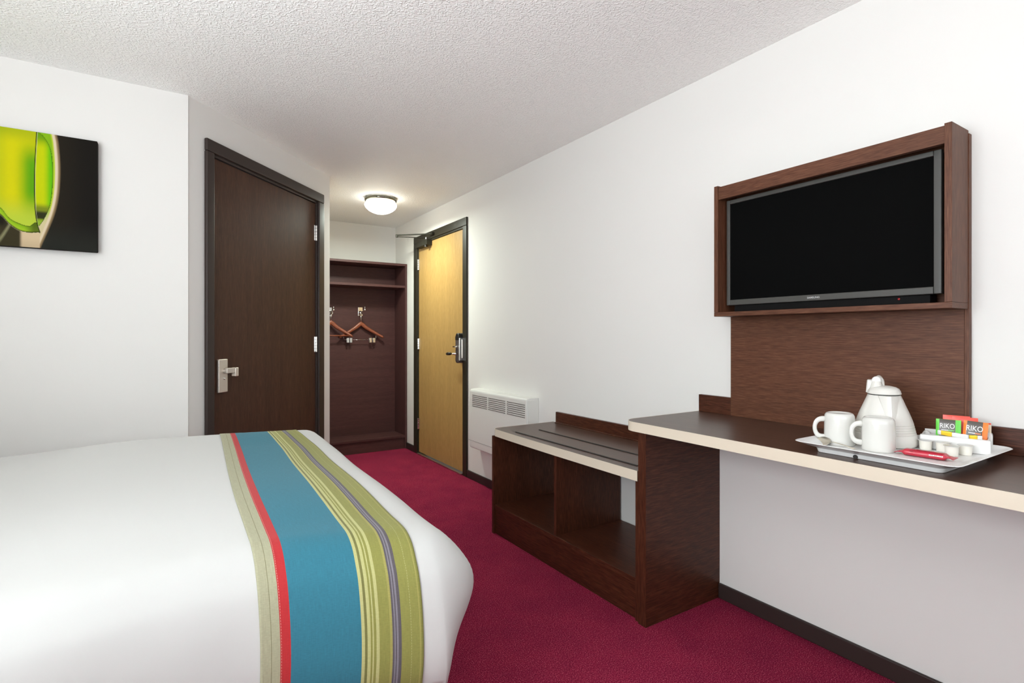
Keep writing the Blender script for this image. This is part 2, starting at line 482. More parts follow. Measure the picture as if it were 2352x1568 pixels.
# ------------------------------------------------------------------ bathroom door
d = sroot('door_1', TD(.64, 0, 0))
w = MB(); w.T = TD
w.box(.100, .152, 0, .020, 0, 2.062).box(1.128, 1.197, 0, .020, 0, 2.062).box(.100, 1.197, 0, .020, 2.062, 2.125)
fr = w.build('door_frame', 'frame_dark', d, .006)
w = MB(); w.T = TD
w.box(.145, .166, -.09, .006, 0, 2.048).box(1.117, 1.136, -.09, .006, 0, 2.048).box(.145, 1.136, -.09, .006, 2.048, 2.066)
w.build('door_lining', 'frame_dark', d, .003)
w = MB(); w.T = TD; w.box(.169, 1.114, -.044, -.002, .008, 2.044)
lf = w.build('door_leaf', 'door_dark', d, .0015)
for z0 in (1.79, 1.025, .26):
    w = MB(); w.T = TD
    w.box(1.098, 1.114, -.002, .001, z0, z0+.105); w.box(1.117, 1.124, -.002, .007, z0, z0+.105)
    for k in range(5):
        w.cyl((1.1155, .006, z0+.021*k), (1.1155, .006, z0+.021*k+.0195), .0058, 14)
    w.build('hinge', 'chrome', d, .0008, label='chrome butt hinge')
w = MB(); w.T = TD; w.box(.187, .252, -.002, .014, .838, 1.012)
lk = w.build('lock_plate', 'satin', d, .004, label='brushed nickel lock plate')
w = MB(); w.T = TD
w.lathe([(.013, 0), (.013, .020), (.011, .024)], (.226, .014, .950), 24, (0, 1, 0), False, True)
w.prism([(.214, .024), (.284, .040), (.284, .052), (.214, .040)], .938, .966)
w.box(.262, .286, .026, .052, .920, .966)
w.build('lever', 'satin', lk, .003)
w = MB(); w.T = TD; w.lathe([(.0065, 0), (.0065, .004), (.004, .006), (.001, .006)], (.222, .014, .912), 20, (0, 1, 0))
w.build('lock_turn', 'chrome', lk)

# ------------------------------------------------------------------ entry door
d = sroot('door_2', (XR, (EY0+EY1)/2, 0))
w = MB().box(1.985, 2.012, 3.777, 3.845, 0, 2.028).box(1.985, 2.012, 4.800, 4.884, 0, 2.028).box(1.985, 2.012, 3.777, 4.884, 2.028, 2.095)
w.build('door_frame', 'frame_green', d, .004)
w = MB().box(1.994, 2.09, 3.838, 3.856, 0, 2.012).box(1.994, 2.09, 4.788, 4.808, 0, 2.012).box(1.994, 2.09, 3.838, 4.808, 2.012, 2.04)
w.build('door_lining', 'frame_green', d, .003)
MB().box(2.001, 2.045, 3.859, 4.785, .020, 2.009).build('door_leaf', 'door_beech', d, .0015)
MB().box(1.978, 2.06, 3.86, 4.785, 0, .012).build('threshold', 'steel', d, .003)
for z0 in (1.772, 1.008, .24):
    w = MB().box(1.994, 2.0015, 4.765, 4.787, z0, z0+.104)
    for k in range(5): w.cyl((1.992, 4.787, z0+.021*k), (1.992, 4.787, z0+.021*k+.0195), .0062, 14)
    w.build('hinge', 'chrome', d, .0008, label='chrome butt hinge')
lk = MB().box(1.950, 2.001, 3.842, 3.905, .945, 1.125).build('lock_case', 'lock_grey', d, .006, label='grey electronic lock case')
w = MB()
w.lathe([(.031, 0), (.031, .046), (.027, .052)], (2.001, 3.873, 1.128), 28, (-1, 0, 0), True, True)
w.box(1.948, 2.001, 3.842, 3.904, 1.100, 1.132)
w.build('lock_cap', 'black_plastic', lk, .004)
MB().lathe([(.031, 0), (.031, .048), (.028, .052)], (2.001, 3.8735, .945), 28, (-1, 0, 0), True, True).build('lock_foot', 'lock_grey', lk)
MB().box(1.952, 1.999, 3.836, 3.843, .935, 1.120).build('edge_plate', 'chrome', lk, .002)
MB().box(1.976, 1.999, 3.828, 3.838, .955, 1.108).build('strike_plate', 'steel', lk, .002)
w = MB().cyl((1.952, 3.873, .990), (1.925, 3.873, .990), .0095, 20)
w.tube([(1.928, 3.868, .990), (1.923, 3.90, .990), (1.922, 3.945, .989)], .0085, 14)
lv = w.build('lever', 'chrome', lk, 0, True)
MB().tube([(1.922, 3.935, .989), (1.922, 3.96, .989), (1.923, 4.00, .987), (1.924, 4.008, .986)], [.011, .0125, .012, .006], 16).build('lever_grip', 'black_plastic', lk, 0, True)
w = MB().cyl((1.952, 3.873, 1.047), (1.940, 3.873, 1.047), .010, 18); w.box(1.926, 1.942, 3.862, 3.905, 1.043, 1.051)
w.build('thumb_turn', 'chrome', lk, .001)
cl = MB().box(1.942, 2.0008, 4.475, 4.735, 1.968, 2.022).build('closer_body', 'closer_paint', d, .004, label='dark bronze door closer')
w = MB().cyl((1.955, 4.515, 1.972), (1.955, 4.515, 1.952), .0145, 18)
w.build('closer_valve', 'black_plastic', cl, .002)
w = MB().cyl((1.962, 4.52, 2.02), (1.962, 4.52, 2.042), .012, 18).build('spindle', 'chrome', cl, .001)
EL = Vector((1.730, 4.655, 2.053))
w = MB().tube([(1.962, 4.52, 2.036), tuple(EL+Vector((0, 0, -.006)))], .009, 8, .004).cyl(EL+Vector((0, 0, -.014)), EL+Vector((0, 0, .014)), .011, 16)
w.tube([tuple(EL+Vector((0, 0, .007))), (1.972, 4.415, 2.058)], .0065, 10)
w.box(1.958, 1.986, 4.39, 4.44, 2.048, 2.070)
w.build('closer_arm', 'closer_paint', cl, .001)

# ------------------------------------------------------------------ wardrobe
FY, BY = 5.086, 5.40
r = thing('wardrobe', (1.478, 5.25, 0), 'open dark brown wardrobe without doors at the end of the corridor', 'wardrobe')
MB().box(1.978, 1.998, FY, BY, 0, 1.842).build('side_panel', 'robe_z', r, .001)
MB().box(.958, .978, FY, BY, 0, 1.842).build('side_panel', 'robe_z', r, .001)
MB().box(.958, 1.998, FY-.002, BY, 1.842, 1.864).build('top_panel', 'robe_x', r, .001)
MB().box(.978, 1.978, BY-.016, BY+.012, .13, 1.842).build('back_panel', 'robe_x', r)
MB().box(.978, 1.978, FY+.004, BY-.016, 1.622, 1.645).build('shelf', 'robe_x', r, .001)
MB().box(.978, 1.978, FY+.002, BY-.016, .112, .132).build('base_board', 'robe_x', r, .001)
MB().box(.978, 1.978, FY+.012, FY+.028, 0, .112).build('plinth', 'robe_x', r, .001)
ZP = BY-.016
def coat_hook(x, z, ring, label):
    t = thing('coat_hook', (x, ZP, z), label, 'hook', 'chrome hooks on the wardrobe back')
    MB().box(x-.024, x+.024, ZP-.005, ZP, z-.045, z+.045).build('plate', 'chrome', t, .003)
    w = MB().lathe([(.019, 0), (.019, .012), (.012, .022), (.0075, .024)], (x, ZP-.004, z-.012), 24, (0, -1, 0), False, True)
    w.build('collar', 'chrome', t, 0, 'auto')
    w = MB().tube([(x, ZP-.02, z-.010), (x, ZP-.15, z+.010)], .0055, 12)
    w.build('peg', 'steel', t)
    w = MB().sphere((x, ZP-.158, z+.012), .0125, 18); w.cyl((x, ZP-.158, z+.020), (x, ZP-.158, z+.040), .003, 10); w.sphere((x, ZP-.158, z+.041), .005, 12)
    w.build('knob', 'chrome', t, 0, True)
    if ring:
        w = MB().tube([(x+.021*math.cos(2*PI*k/28), ZP-.045, z-.010+.021*math.sin(2*PI*k/28)) for k in range(29)], .0045, 10, up=(0, 1, 0))
        w.build('ring', 'chrome', t, 0, True)
    return t
HX1, HX2 = 1.305, 1.610
coat_hook(HX1, 1.375, True, 'chrome hook with a round ring, half behind the white wall corner')
coat_hook(HX2, 1.385, False, 'chrome hook nearer the wardrobe side, holding the clip hanger')
def hanger(x, zt, half, yo, bar, label):
    yc = ZP-yo
    t = thing('coat_hanger', (x, yc, zt-.17), label, 'hanger', 'wooden hangers in the wardrobe')
    w = MB().tube([(x, yc, zt), (x, yc, zt+.085)], .0045, 12)
    w.tube([(x-.012, yc, zt+.088), (x+.012, yc, zt+.088)], .006, 10)
    w.build('stem', 'chrome', t, 0, True)
    w = MB(); path = []; rx = []; ry = []
    for k in range(-14, 15):
        f = k/14.0; a = abs(f)
        z = zt-.020-.135*(a**.95)+.010*math.exp(-(f/.16)**2)
        y = yc-.035*a*a
        path.append((x+f*half, y, z)); rx.append(.0095+.006*a); ry.append(.021-.010*a if a < .97 else .006)
    w.tube(path, rx, 12, ry)
    w.build('shoulder_bar', 'hanger_wood', t, 0, True)
    if bar == 'wood':
        w = MB().tube([(x-half*.93, yc-.028, zt-.146), (x+half*.93, yc-.028, zt-.146)], .0065, 12)
        w.build('trouser_bar', 'hanger_wood', t, 0, True)
    else:
        w = MB().tube([(x-half*.80, yc-.02, zt-.176), (x+half*.66, yc-.02, zt-.176)], .0022, 8)
        for f in (-.80, .66): w.tube([(x+half*f, yc-.02, zt-.130), (x+half*f, yc-.02, zt-.176)], .0022, 8)
        w.build('clip_rod', 'chrome', t, 0, True)
        for f in (-.62, -.48, .40, .56):
            w = MB().box(x+half*f-.011, x+half*f+.011, yc-.034, yc-.029, zt-.205, zt-.158)
            w.box(x+half*f-.011, x+half*f+.011, yc-.012, yc-.007, zt-.205, zt-.158)
            w.tube([(x+half*f-.009, yc-.02, zt-.172), (x+half*f+.009, yc-.02, zt-.172)], .007, 12)
            w.build('clip', 'chrome', t, .001)
    return t
hanger(HX1, 1.285, .205, .055, 'wood', 'reddish wooden hanger with a wooden trouser bar, cut off by the white wall corner')
hanger(HX2, 1.275, .225, .030, 'clip', 'reddish wooden hanger with metal clips, nearer the beige door')

# ------------------------------------------------------------------ ceiling lamp
def lamp(cx, cy, label, mat):
    t = thing('ceiling_lamp', (cx, cy, ZC-.14), label, 'lamp')
    MB().lathe([(.0001, 0), (.108, 0), (.108, -.012), (.10, -.020), (.092, -.026)], (cx, cy, ZC), 48, cap1=True).build('base_plate', 'white_plastic', t, 0, 'auto')
    MB().lathe([(.121, -.002), (.130, -.004), (.133, -.014), (.130, -.026), (.124, -.030), (.114, -.034), (.112, -.030), (.120, -.024), (.122, -.014), (.121, -.002)], (cx, cy, ZC), 56).build('trim_ring', 'ring', t, 0, True)
    P = [(.100, -.030), (.116, -.036), (.127, -.045), (.132, -.056), (.130, -.068), (.121, -.084), (.103, -.101), (.078, -.116), (.048, -.127), (.02, -.132), (.0001, -.133)]
    MB().lathe(P, (cx, cy, ZC), 56).build('glass_shade', mat, t, 0, True)
    return t
lamp(1.465, 4.32, 'small lit dome lamp with white glass and chrome ring on the ceiling', 'lamp_glass')
M['lamp_glass2'] = m_glow('lit opal glass of the bedroom', (1, .98, .93), 10)

# ------------------------------------------------------------------ heater
t = thing('panel_heater', (1.95, 3.185, .29), 'slim white electric panel heater fixed low on the wall between beige door and bench', 'heater')
w = MB()
prof = [(2.0, .295), (1.915, .289), (1.906, .294), (1.902, .345), (1.902, .712), (1.912, .728), (1.935, .733), (2.0, .733)]
ys = [2.80, 2.812, 3.560, 3.580, 3.592]; ins = [0, .0, .0, .006, .022]
R = []
for y, i_ in zip(ys, ins):
    R.append([(min(2.0, px+i_) if px < 1.99 else px, y, pz) for px, pz in prof])
w.rings(R)
w.build('casing', 'enamel', t, .003)
w = MB()
for g0, g1 in ((2.812, 3.030), (3.050, 3.280), (3.300, 3.520)):
    for k in range(7):
        z = .690-.0135*k
        w.box(1.9005, 1.906, g0, g1, z-.0022, z+.0022)
w.build('grille', 'slot', t)
MB().box(1.9012, 1.9035, 2.803, 3.585, .345, .3463).build('seam', 'slot', t)
MB().box(1.91, 1.998, 2.797, 2.801, .32, .72).build('end_cap', 'enamel', t, .002)

# ------------------------------------------------------------------ luggage bench
t = thing('luggage_bench', (1.775, 2.05, 0), 'low dark brown luggage bench with cream edge and two open compartments', 'bench')
XB = 1.550
MB().box(XB, 1.998, 2.612, 2.632, 0, .560).build('side_panel', 'wenge_z', t, .001)
MB().box(XB, 1.998, 1.4885, 1.508, 0, .560).build('side_panel', 'wenge_z', t, .001)
MB().box(XB+.012, 1.985, 2.040, 2.058, .166, .560).build('divider', 'wenge_z', t, .001)
MB().box(XB+.006, 1.985, 1.508, 2.612, .142, .166).build('bottom_board', 'wenge_y', t, .001)
MB().box(XB+.012, XB+.030, 1.508, 2.612, 0, .142).build('plinth', 'wenge_y', t, .001)
# top with a gently bowed front and a rounded far corner
def front(y): return 1.541+.016*((y-1.9)/.75)**2*(1 if y > 1.9 else .1)
yy = [1.4885+(2.585-1.4885)*k/24 for k in range(25)]
out = [(front(y), y) for y in yy]
for k in range(1, 9):
    a = math.radians(90*k/8); out.append((front(2.585)+.045-.045*math.cos(a), 2.590+.048*math.sin(a)))
out += [(1.998, 2.638), (1.998, 1.4885)]
MB().prism(out, .560, .600).build('bench_top', 'desk_top', t, .001)
n = len(out)-2
w = MB(); R = []
pts = out[:n]+[(1.75, 2.638), (1.998, 2.638)]
def strip(pts, z0, z1, th=.002):
    w = MB(); R = []
    for i, p in enumerate(pts):
        a = Vector(pts[max(i-1, 0)]); b = Vector(pts[min(i+1, len(pts)-1)]); d = (b-a).normalized(); nn = Vector((-d.y, d.x))
        q = Vector(p)+nn*th
        R.append([(p[0], p[1], z0), (q.x, q.y, z0), (q.x, q.y, z1), (p[0], p[1], z1)])
    return w.rings(R)
strip(pts, .5598, .6003).build('edge_trim', 'cream_edge', t, 0, label='cream edge trim')
w = MB().box(1.980, 1.998, 1.4885, 2.592, .600, .668).prism([(1.980, 1.4885), (1.972, 1.4885), (1.972, 2.592), (1.980, 2.592)], .600, .606)
w.build('upstand', 'wenge_y', t, .001)
MB().box(1.5975, 1.6065, 1.545, 2.460, .6, .6035).build('rubber_strip', 'black_rubber', t, .001)
MB().box(1.7470, 1.7560, 1.490, 2.445, .6, .6035).build('rubber_strip', 'black_rubber', t, .001)

# ------------------------------------------------------------------ writing desk
t = thing('writing_desk', (1.75, .2, 0), 'long dark brown wall desk with cream edge, carrying the tea tray', 'desk')
ZD = .797
MB().box(XB-.006, 1.998, 1.4465, 1.4865, 0, .7605).build('support_panel', 'wenge_x', t, .001)
MB().box(XB-.0065, XB-.0058, 1.4465, 1.4865, 0, .7605).build('panel_edge', 'wenge_z', t)
pts = [(1.997, 1.546)]
for k in range(0, 11):
    a = math.radians(90*k/10); pts.append((1.580-.068*math.sin(a), 1.478+.068*math.cos(a)))
y = 1.40
while y > -1.0: pts.append((1.512-.006*(1.4-y)*(.9 if y > .3 else .7), y)); y -= .08
pts.append((pts[-1][0], -1.02))
poly = pts+[(1.997, -1.02)]
MB().prism(poly, ZD-.036, ZD).build('desk_top', 'desk_top', t, .0008)
strip(pts[::-1], ZD-.0363, ZD+.0002).build('edge_trim', 'cream_edge', t, 0, label='cream edge trim')
w = MB().box(1.980, 1.998, 1.381, 1.541, ZD, .872).box(1.980, 1.998, -1.02, .596, ZD, .872)
w.build('upstand', 'wenge_y', t, .001)

# ------------------------------------------------------------------ television housing
t = thing('television_cabinet', (1.93, .98, ZD), 'brown wooden box and backboard framing the television above the desk', 'cabinet')
MB().box(1.980, 1.998, .598, 1.380, ZD, 1.730).build('back_board', 'walnut_y', t, .0006)
MB().box(1.979, 1.998, .586, .5975, ZD, 1.730).build('board_edge', 'walnut_z', t, .0006)
MB().box(1.856, 1.980, .588, .606, 1.2285, 1.739).build('side_panel', 'walnut_z', t, .0008)
MB().box(1.856, 1.980, 1.352, 1.370, 1.2285, 1.739).build('side_panel', 'walnut_z', t, .0008)
MB().box(1.856, 1.980, .588, 1.370, 1.211, 1.228).build('bottom_panel', 'walnut_y', t, .0008)
MB().box(1.860, 1.878, .606, 1.352, 1.683, 1.734).build('top_rail', 'walnut_y', t, .0008)
MB().box(1.878, 1.980, .606, 1.352, 1.716, 1.734).build('top_panel', 'walnut_y', t, .0008)
tv = thing('television', (1.93, .98, 1.2285), 'black flat screen television set into the brown wooden box', 'television')
TY0, TY1, TZ0, TZ1 = .626, 1.342, 1.256, 1.681
w = MB().box(1.915, 1.972, TY0+.004, TY1-.004, TZ0+.004, TZ1-.004).build('case', 'tv_case', tv, .004)
w = MB().box(1.898, 1.915, TY0, TY0+.020, TZ0, TZ1).box(1.898, 1.915, TY1-.014, TY1, TZ0, TZ1)
w.box(1.898, 1.915, TY0+.020, TY1-.014, TZ1-.016, TZ1).box(1.898, 1.915, TY0+.020, TY1-.014, TZ0, TZ0+.022)
bz = w.build('bezel', 'tv_bezel', tv, .0025)
MB().box(1.905, 1.914, TY0+.018, TY1-.012, TZ0+.020, TZ1-.014).build('screen', 'tv_screen', tv)
text('SAMSUNG', .0090, 'lettering', 'logo', tv, (1.8972, .995, TZ0+.011), (0, -1, 0), (0, 0, 1), .0003, 1.05)
MB().box(1.906, 1.95, TY0+.03, TY1-.03, 1.2290, TZ0).build('lower_lip', 'tv_case', tv, .003)
MB().lathe([(.0032, 0), (.0032, .002), (.002, .003), (.0001, .003)], (1.9062, .737, 1.2465), 16, (-1, 0, 0)).build('standby_light', 'led', tv)

# ------------------------------------------------------------------ canvas print
t = thing('canvas_print', (-.62, 2.96, 1.5), 'unframed canvas print of green glass shapes on black, on the left wall', 'picture')
PX0, PX1, PZ0, PZ1 = -.98, -.279, 1.501, 1.988
MB().box(PX0, PX1, 2.942, 2.979, PZ0, PZ1).build('stretcher', 'canvas_side', t, .004)
NX, NZ = 420, 260
me = bpy.data.meshes.new('print'); vs = []; cs = []
def mix3(a, b, f):
    f = max(0, min(1, f)); return tuple(a[i]*(1-f)+b[i]*f for i in range(3))
def hexl(h): return lin(h)[:3]
T_ = bed_interp
XU = [(-.98, -520), (-.593, 0), (-.486, 238), (-.409, 401), (-.278, 667)]
CR = [(0, 376), (.08, 388), (.27, 399), (.46, 395), (.6, 380), (.72, 355), (.85, 315), (.97, 274), (1, 264)]
SR = [(0, 262), (.03, 296), (.1, 335), (.2, 355), (.4, 360), (.55, 352), (.65, 335), (.75, 300), (.81, 268)]
DV = [(0, 250), (.15, 243), (.35, 236), (.55, 236), (.7, 242), (.8, 256), (.86, 272)]
BO = [(-520, .60), (-100, .66), (0, .74), (50, .81), (120, .86), (200, .873), (270, .865)]
BI = [(-520, .54), (-100, .60), (0, .68), (50, .76), (120, .80), (200, .815), (238, .78)]
def sst(a, b, v):
    t = max(0, min(1, (v-a)/(b-a))); return t*t*(3-2*t)
def pic(x, z):
    U = T_(x, XU); V = (PZ1-z)/(PZ1-PZ0)
    c = mix3(hexl('#241f17'), hexl('#191612'), sst(400, 600, U)); c = mix3(c, hexl('#262722'), sst(.7, 1, V))
    cr, sr, dv = T_(V, CR), T_(V, SR), T_(V, DV)
    if U < cr+16:
        glow = mix3(hexl('#a08660'), hexl('#e2d0b2'), sst(0, 10, cr-U))
        if U > cr: c = mix3(hexl('#a08660'), c, (U-cr)/16)
        else:
            c = glow
            lay = mix3(hexl('#c3cf3a'), hexl('#86b81c'), sst(24, 40, cr-U)); lay = mix3(lay, hexl('#d6c79a'), sst(.62, .8, V))
            c = mix3(c, lay, sst(20, 27, cr-U))
    # shapes under the pods
    if V > T_(U, BO)-.01 and U < 272:
        low = mix3(hexl('#d8c09c'), hexl('#c9b290'), sst(.9, 1, V))
        low = mix3(hexl('#3b3522'), low, sst(118, 150, U))
        low = mix3(low, hexl('#8d8a66'), max(0, 1-abs(U-40+(V-.85)*420)/16))
        low = mix3(low, hexl('#201c12'), sst(60, 0, U)*sst(.86, .8, V))
        c = mix3(c, low, sst(T_(U, BO)-.01, T_(U, BO)+.01, V))
    # right pod
    if dv < U < sr and V < .81:
        g = mix3(hexl('#c6d008'), hexl('#63bd0c'), sst(290, 352, U))
        g = mix3(g, hexl('#4f9410'), sst(.14, .03, V)*.85)
        g = mix3(g, hexl('#7d8a20'), sst(.60, .66, V)); g = mix3(g, hexl('#33341a'), sst(.665, .70, V)*sst(.76, .735, V))
        g = mix3(g, hexl('#8fb030'), sst(.74, .77, V))
        g = mix3(hexl('#2f4a0c'), g, sst(0, 7, sr-U))
        c = g
    # left pod with its thick rim
    if U < dv and V < T_(U, BO):
        g = mix3(hexl('#b9c21a'), hexl('#d6d00c'), sst(-40, 60, U))
        g = mix3(g, hexl('#5fa60e'), sst(70, 215, U)*sst(.02, .3, V)*sst(.85, .5, V))
        g = mix3(g, hexl('#8fa818'), sst(.14, 0, V)*.6)
        g = mix3(g, hexl('#b2cf48'), sst(.55, .8, V)*.75)
        bi, bo = T_(U, BI), T_(U, BO)
        if V > bi:
            g = mix3(hexl('#86b418'), hexl('#a8cc2a'), sst(bi, bo, V)); g = mix3(g, hexl('#3e4418'), sst(150, 240, U)*.8)
            g = mix3(hexl('#4a5c12'), g, sst(0, .012, V-bi)); g = mix3(hexl('#242a0c'), g, sst(0, .016, bo-V))
        c = g
    if V < .87:
        k = dv-U
        c = mix3(c, hexl('#1c240c'), sst(5, 1.5, abs(k)))
        c = mix3(c, hexl('#d6d2a8'), sst(3, 0, abs(U-dv-6))*.8*sst(.9, .6, V))
    return c
for j in range(NZ+1):
    for i in range(NX+1):
        x = PX0+.001+(PX1-PX0-.002)*i/NX; z = PZ0+.001+(PZ1-PZ0-.002)*j/NZ
        vs.append((x+.62, 2.9412-2.96, z-1.5)); cs.append(tuple(q*.82 for q in pic(x, z))+(1,))
fs = [(j*(NX+1)+i, j*(NX+1)+i+1, (j+1)*(NX+1)+i+1, (j+1)*(NX+1)+i) for j in range(NZ) for i in range(NX)]
me.from_pydata(vs, [], fs)
ca = me.color_attributes.new('Print', 'FLOAT_COLOR', 'POINT')
ca.data.foreach_set('color', [q for c in cs for q in c])
me.materials.append(M['print'])
o = bpy.data.objects.new('print', me); COL.objects.link(o); o.parent = t
# ------------------------------------------------------------------ bed
bd = thing('bed', (-.48, 2.05, 0), 'double bed standing beneath the white duvet, its head at the left', 'bed')
MB().box(-1.52, .47, 1.40, 2.70, .02, .30).build('divan_base', 'divan', bd, .03)
MB().box(-1.54, .48, 1.385, 2.71, .302, .575).build('mattress', 'mattress', bd, .05, seg=4)
for x, y in ((-1.4, 1.5), (.36, 1.5), (-1.4, 2.6), (.36, 2.6)):
    MB().cyl((x, y, 0), (x, y, .025), .025, 16).build('foot', 'black_plastic', bd)

def wr(x, y):
    """soft irregularities of the quilt"""
    return .0035*math.sin(2.1*x+3.3*y+.5)*math.sin(1.3*x-2.6*y)+.0022*math.sin(7*x+1.1*math.sin(3*y))
G = bed_grid(90, 60, 30)
Nr, Nc = len(G), len(G[0])
vs = [(p[0], p[1], p[2]+wr(p[0], p[1])) for row in G for p in row]
fs = [(j*Nc+i, j*Nc+i+1, (j+1)*Nc+i+1, (j+1)*Nc+i) for j in range(Nr-1) for i in range(Nc-1)]
me = bpy.data.meshes.new('duvet')
DO = Vector((-.45, 2.05, .25))
me.from_pydata([tuple(Vector(v)-DO) for v in vs], [], fs)
bm = bmesh.new(); bm.from_mesh(me); bmesh.ops.recalc_face_normals(bm, faces=bm.faces)
up = sum(f.normal.z for f in bm.faces)
if up < 0: bmesh.ops.reverse_faces(bm, faces=bm.faces)
bm.to_mesh(me); bm.free()
for p in me.polygons: p.use_smooth = True
me.materials.append(M['cotton'])
o = bpy.data.objects.new('duvet', me); COL.objects.link(o); o.location = DO
s = o.modifiers.new('thick', 'SOLIDIFY'); s.thickness = .014; s.offset = -1
tag(o, 'plain white duvet spread over the bed, hanging down at the foot', 'duvet')

# runner across the foot of the bed, following the same surface
def uv_edge(v, T): return bed_interp(v, T)
RL = [(-.42, .158), (-.30, .161), (-.15, .160), (0, .158), (.3, .154), (.7, .162), (1.0, .170), (1.3, .174)]
RR = [(-.42, .447), (-.30, .452), (-.15, .457), (0, .467), (.2, .474), (.4, .480), (.7, .482), (1.0, .483), (1.3, .478)]
vrows = []
NV = 150
vmin, vmax = -(BED_SN-.006), 1.20+BED_SR*.9
for j in range(NV+1): vrows.append(vmin+(vmax-vmin)*j/NV)
NU = 60
vs = []; uvs = []
def bsurf(x, v):
    y0 = bed_yn(x)
    if v < 0: return bed_P(x, 0, 'n', -v)
    L = BED_YF-y0
    if v <= L: return bed_P(x, 0, 't', 0, y0+v)
    return bed_P(x, 0, 'f', v-L)
for v in vrows:
    xl, xr = bed_interp(v, RL), bed_interp(v, RR)
    for i in range(NU+1):
        f = i/NU; x = xl+(xr-xl)*f; e = .002
        p = Vector(bsurf(x, v)); p.z += wr(p.x, p.y)
        a = Vector(bsurf(x+e, v)); b_ = Vector(bsurf(x, v+e)); q = Vector(bsurf(x, v))
        nrm = (a-q).cross(b_-q).normalized()
        if nrm.z < 0 and v > -.1: nrm = -nrm
        if v <= -.1 and nrm.y > 0: nrm = -nrm
        lift = .0035
        p = p+nrm*lift
        vs.append(tuple(p)); uvs.append((f, (v-vmin)/(vmax-vmin)))
fs = [(j*(NU+1)+i, j*(NU+1)+i+1, (j+1)*(NU+1)+i+1, (j+1)*(NU+1)+i) for j in range(NV) for i in range(NU)]
me = bpy.data.meshes.new('bed_runner'); RO = Vector((.32, 2.0, .25))
me.from_pydata([tuple(Vector(v)-RO) for v in vs], [], fs)
ul = me.uv_layers.new(name='UVMap')
for lp in me.loops: ul.data[lp.index].uv = uvs[lp.vertex_index]
for p in me.polygons: p.use_smooth = True
me.materials.append(M['runner'])
o = bpy.data.objects.new('bed_runner', me); COL.objects.link(o); o.location = RO
if sum(p.normal.z for p in me.polygons) < 0: me.flip_normals()
s = o.modifiers.new('thick', 'SOLIDIFY'); s.thickness = .0030; s.offset = -1
tag(o, 'blue, red and olive striped bed runner laid across the foot of the white duvet', 'bed runner')

# ------------------------------------------------------------------ tea tray and what stands on it
TX0, TX1, TY0_, TY1_ = 1.522, 1.928, .470, .862
t = thing('serving_tray', (1.725, .666, ZD), 'white rectangular plastic serving tray on the dark desk', 'tray')
prof = [(.052, .000), (.046, .001), (.043, .012), (.040, .014), (.022, .020), (.004, .0285), (.0, .0295), (.002, .031), (.012, .0275), (.030, .019), (.045, .0125), (.052, .0115), (.080, .0112)]
R = []
for ins_, z in prof:
    rr = max(.006, .030-ins_*.25)
    R.append([(x, y, ZD+z) for x, y in rrect(TX0+ins_, TX1-ins_, TY0_+ins_, TY1_-ins_, rr, 6)])
MB().rings(R).build('tray_body', 'white_plastic', t, 0, 'auto')
MB().cyl((TX0+.0485, .708, ZD+.0055), (TX0+.041, .708, ZD+.0055), .0055, 20).build('notch_disc', 'black_rubber', t)  # black disc in place of a small notch in the tray base
ZT = ZD+.0115

def mug(x, y, ang, label, extra=0):
    t = thing('mug', (x, y, ZT), label, 'mug', 'upturned mugs on the tray')
    P = [(.0362, .004), (.0370, .0), (.0398, .0), (.0405, .003), (.0401, .040), (.0397, .078), (.0386, .0860), (.0355, .0915), (.0320, .0940), (.0300, .0940), (.0285, .0918), (.024, .0905), (.0001, .0905)]
    MB().lathe([(r, h+ZT) for r, h in P], (x, y, 0), 56).build('mug_body', 'white_ceramic', t, 0, True)
    ux, uy = math.cos(ang), math.sin(ang); pts = []
    for k in range(21):
        a = PI*k/20-PI/2
        rr = .0392+.0285*max(0, math.cos(a))**.62
        pts.append((x+ux*(rr-.002), y+uy*(rr-.002), ZT+.047+.027*math.sin(a)*(1.0)))
    rad = [.0085-.0028*math.sin(PI*k/20) for k in range(21)]
    MB().tube(pts, rad, 14, [.0062-.0014*math.sin(PI*k/20) for k in range(21)], up=(-uy, ux, 0)).build('handle', 'white_ceramic', t, 0, True)
    return t
lang = math.atan2(.83, -.55)
mug(1.678, .803, lang+.10, 'white mug upside down at the far left end of the tray, beside the spoon')
mug(1.679, .700, lang+.05, 'white mug upside down in front of the kettle')

# teaspoon leaning beneath the left mug
t = thing('teaspoon', (1.66, .79, ZT), 'metal teaspoon lying on the tray by the left mug', 'spoon')
c = Vector((1.628, .826, ZT+.0112)); dsp = Vector((-.20, -.95, -.02)).normalized(); ds = Vector((-dsp.y*.80, dsp.x*.80, .60)).normalized()
R = []
for k in range(13):
    f = k/12; l = -.024+.048*f; wd = .0165*math.sqrt(max(0.0, 1-(2*f-1)**2))*(1-.12*f)+.0012
    R.append([tuple(c+dsp*l+ds*wd*g-Vector((0, 0, .0045*(1-g*g)*(1-(2*f-1)**2)))) for g in (-1, -.6, -.2, .2, .6, 1)]
             + [tuple(c+dsp*l+ds*wd*g-Vector((0, 0, .0045*(1-g*g)*(1-(2*f-1)**2)+.0012))) for g in (1, .6, .2, -.2, -.6, -1)])
MB().rings(R).build('bowl', 'spoon', t, 0, True)
q = [c+dsp*.022, c+dsp*.035+Vector((0, 0, .0035)), c+dsp*.060+Vector((0, 0, .002)), c+dsp*.098+Vector((0, 0, -.0025))]
MB().tube([tuple(v) for v in q], [.0022, .0022, .0030, .0048], 10, .0012).build('stem', 'spoon', t, 0, True)

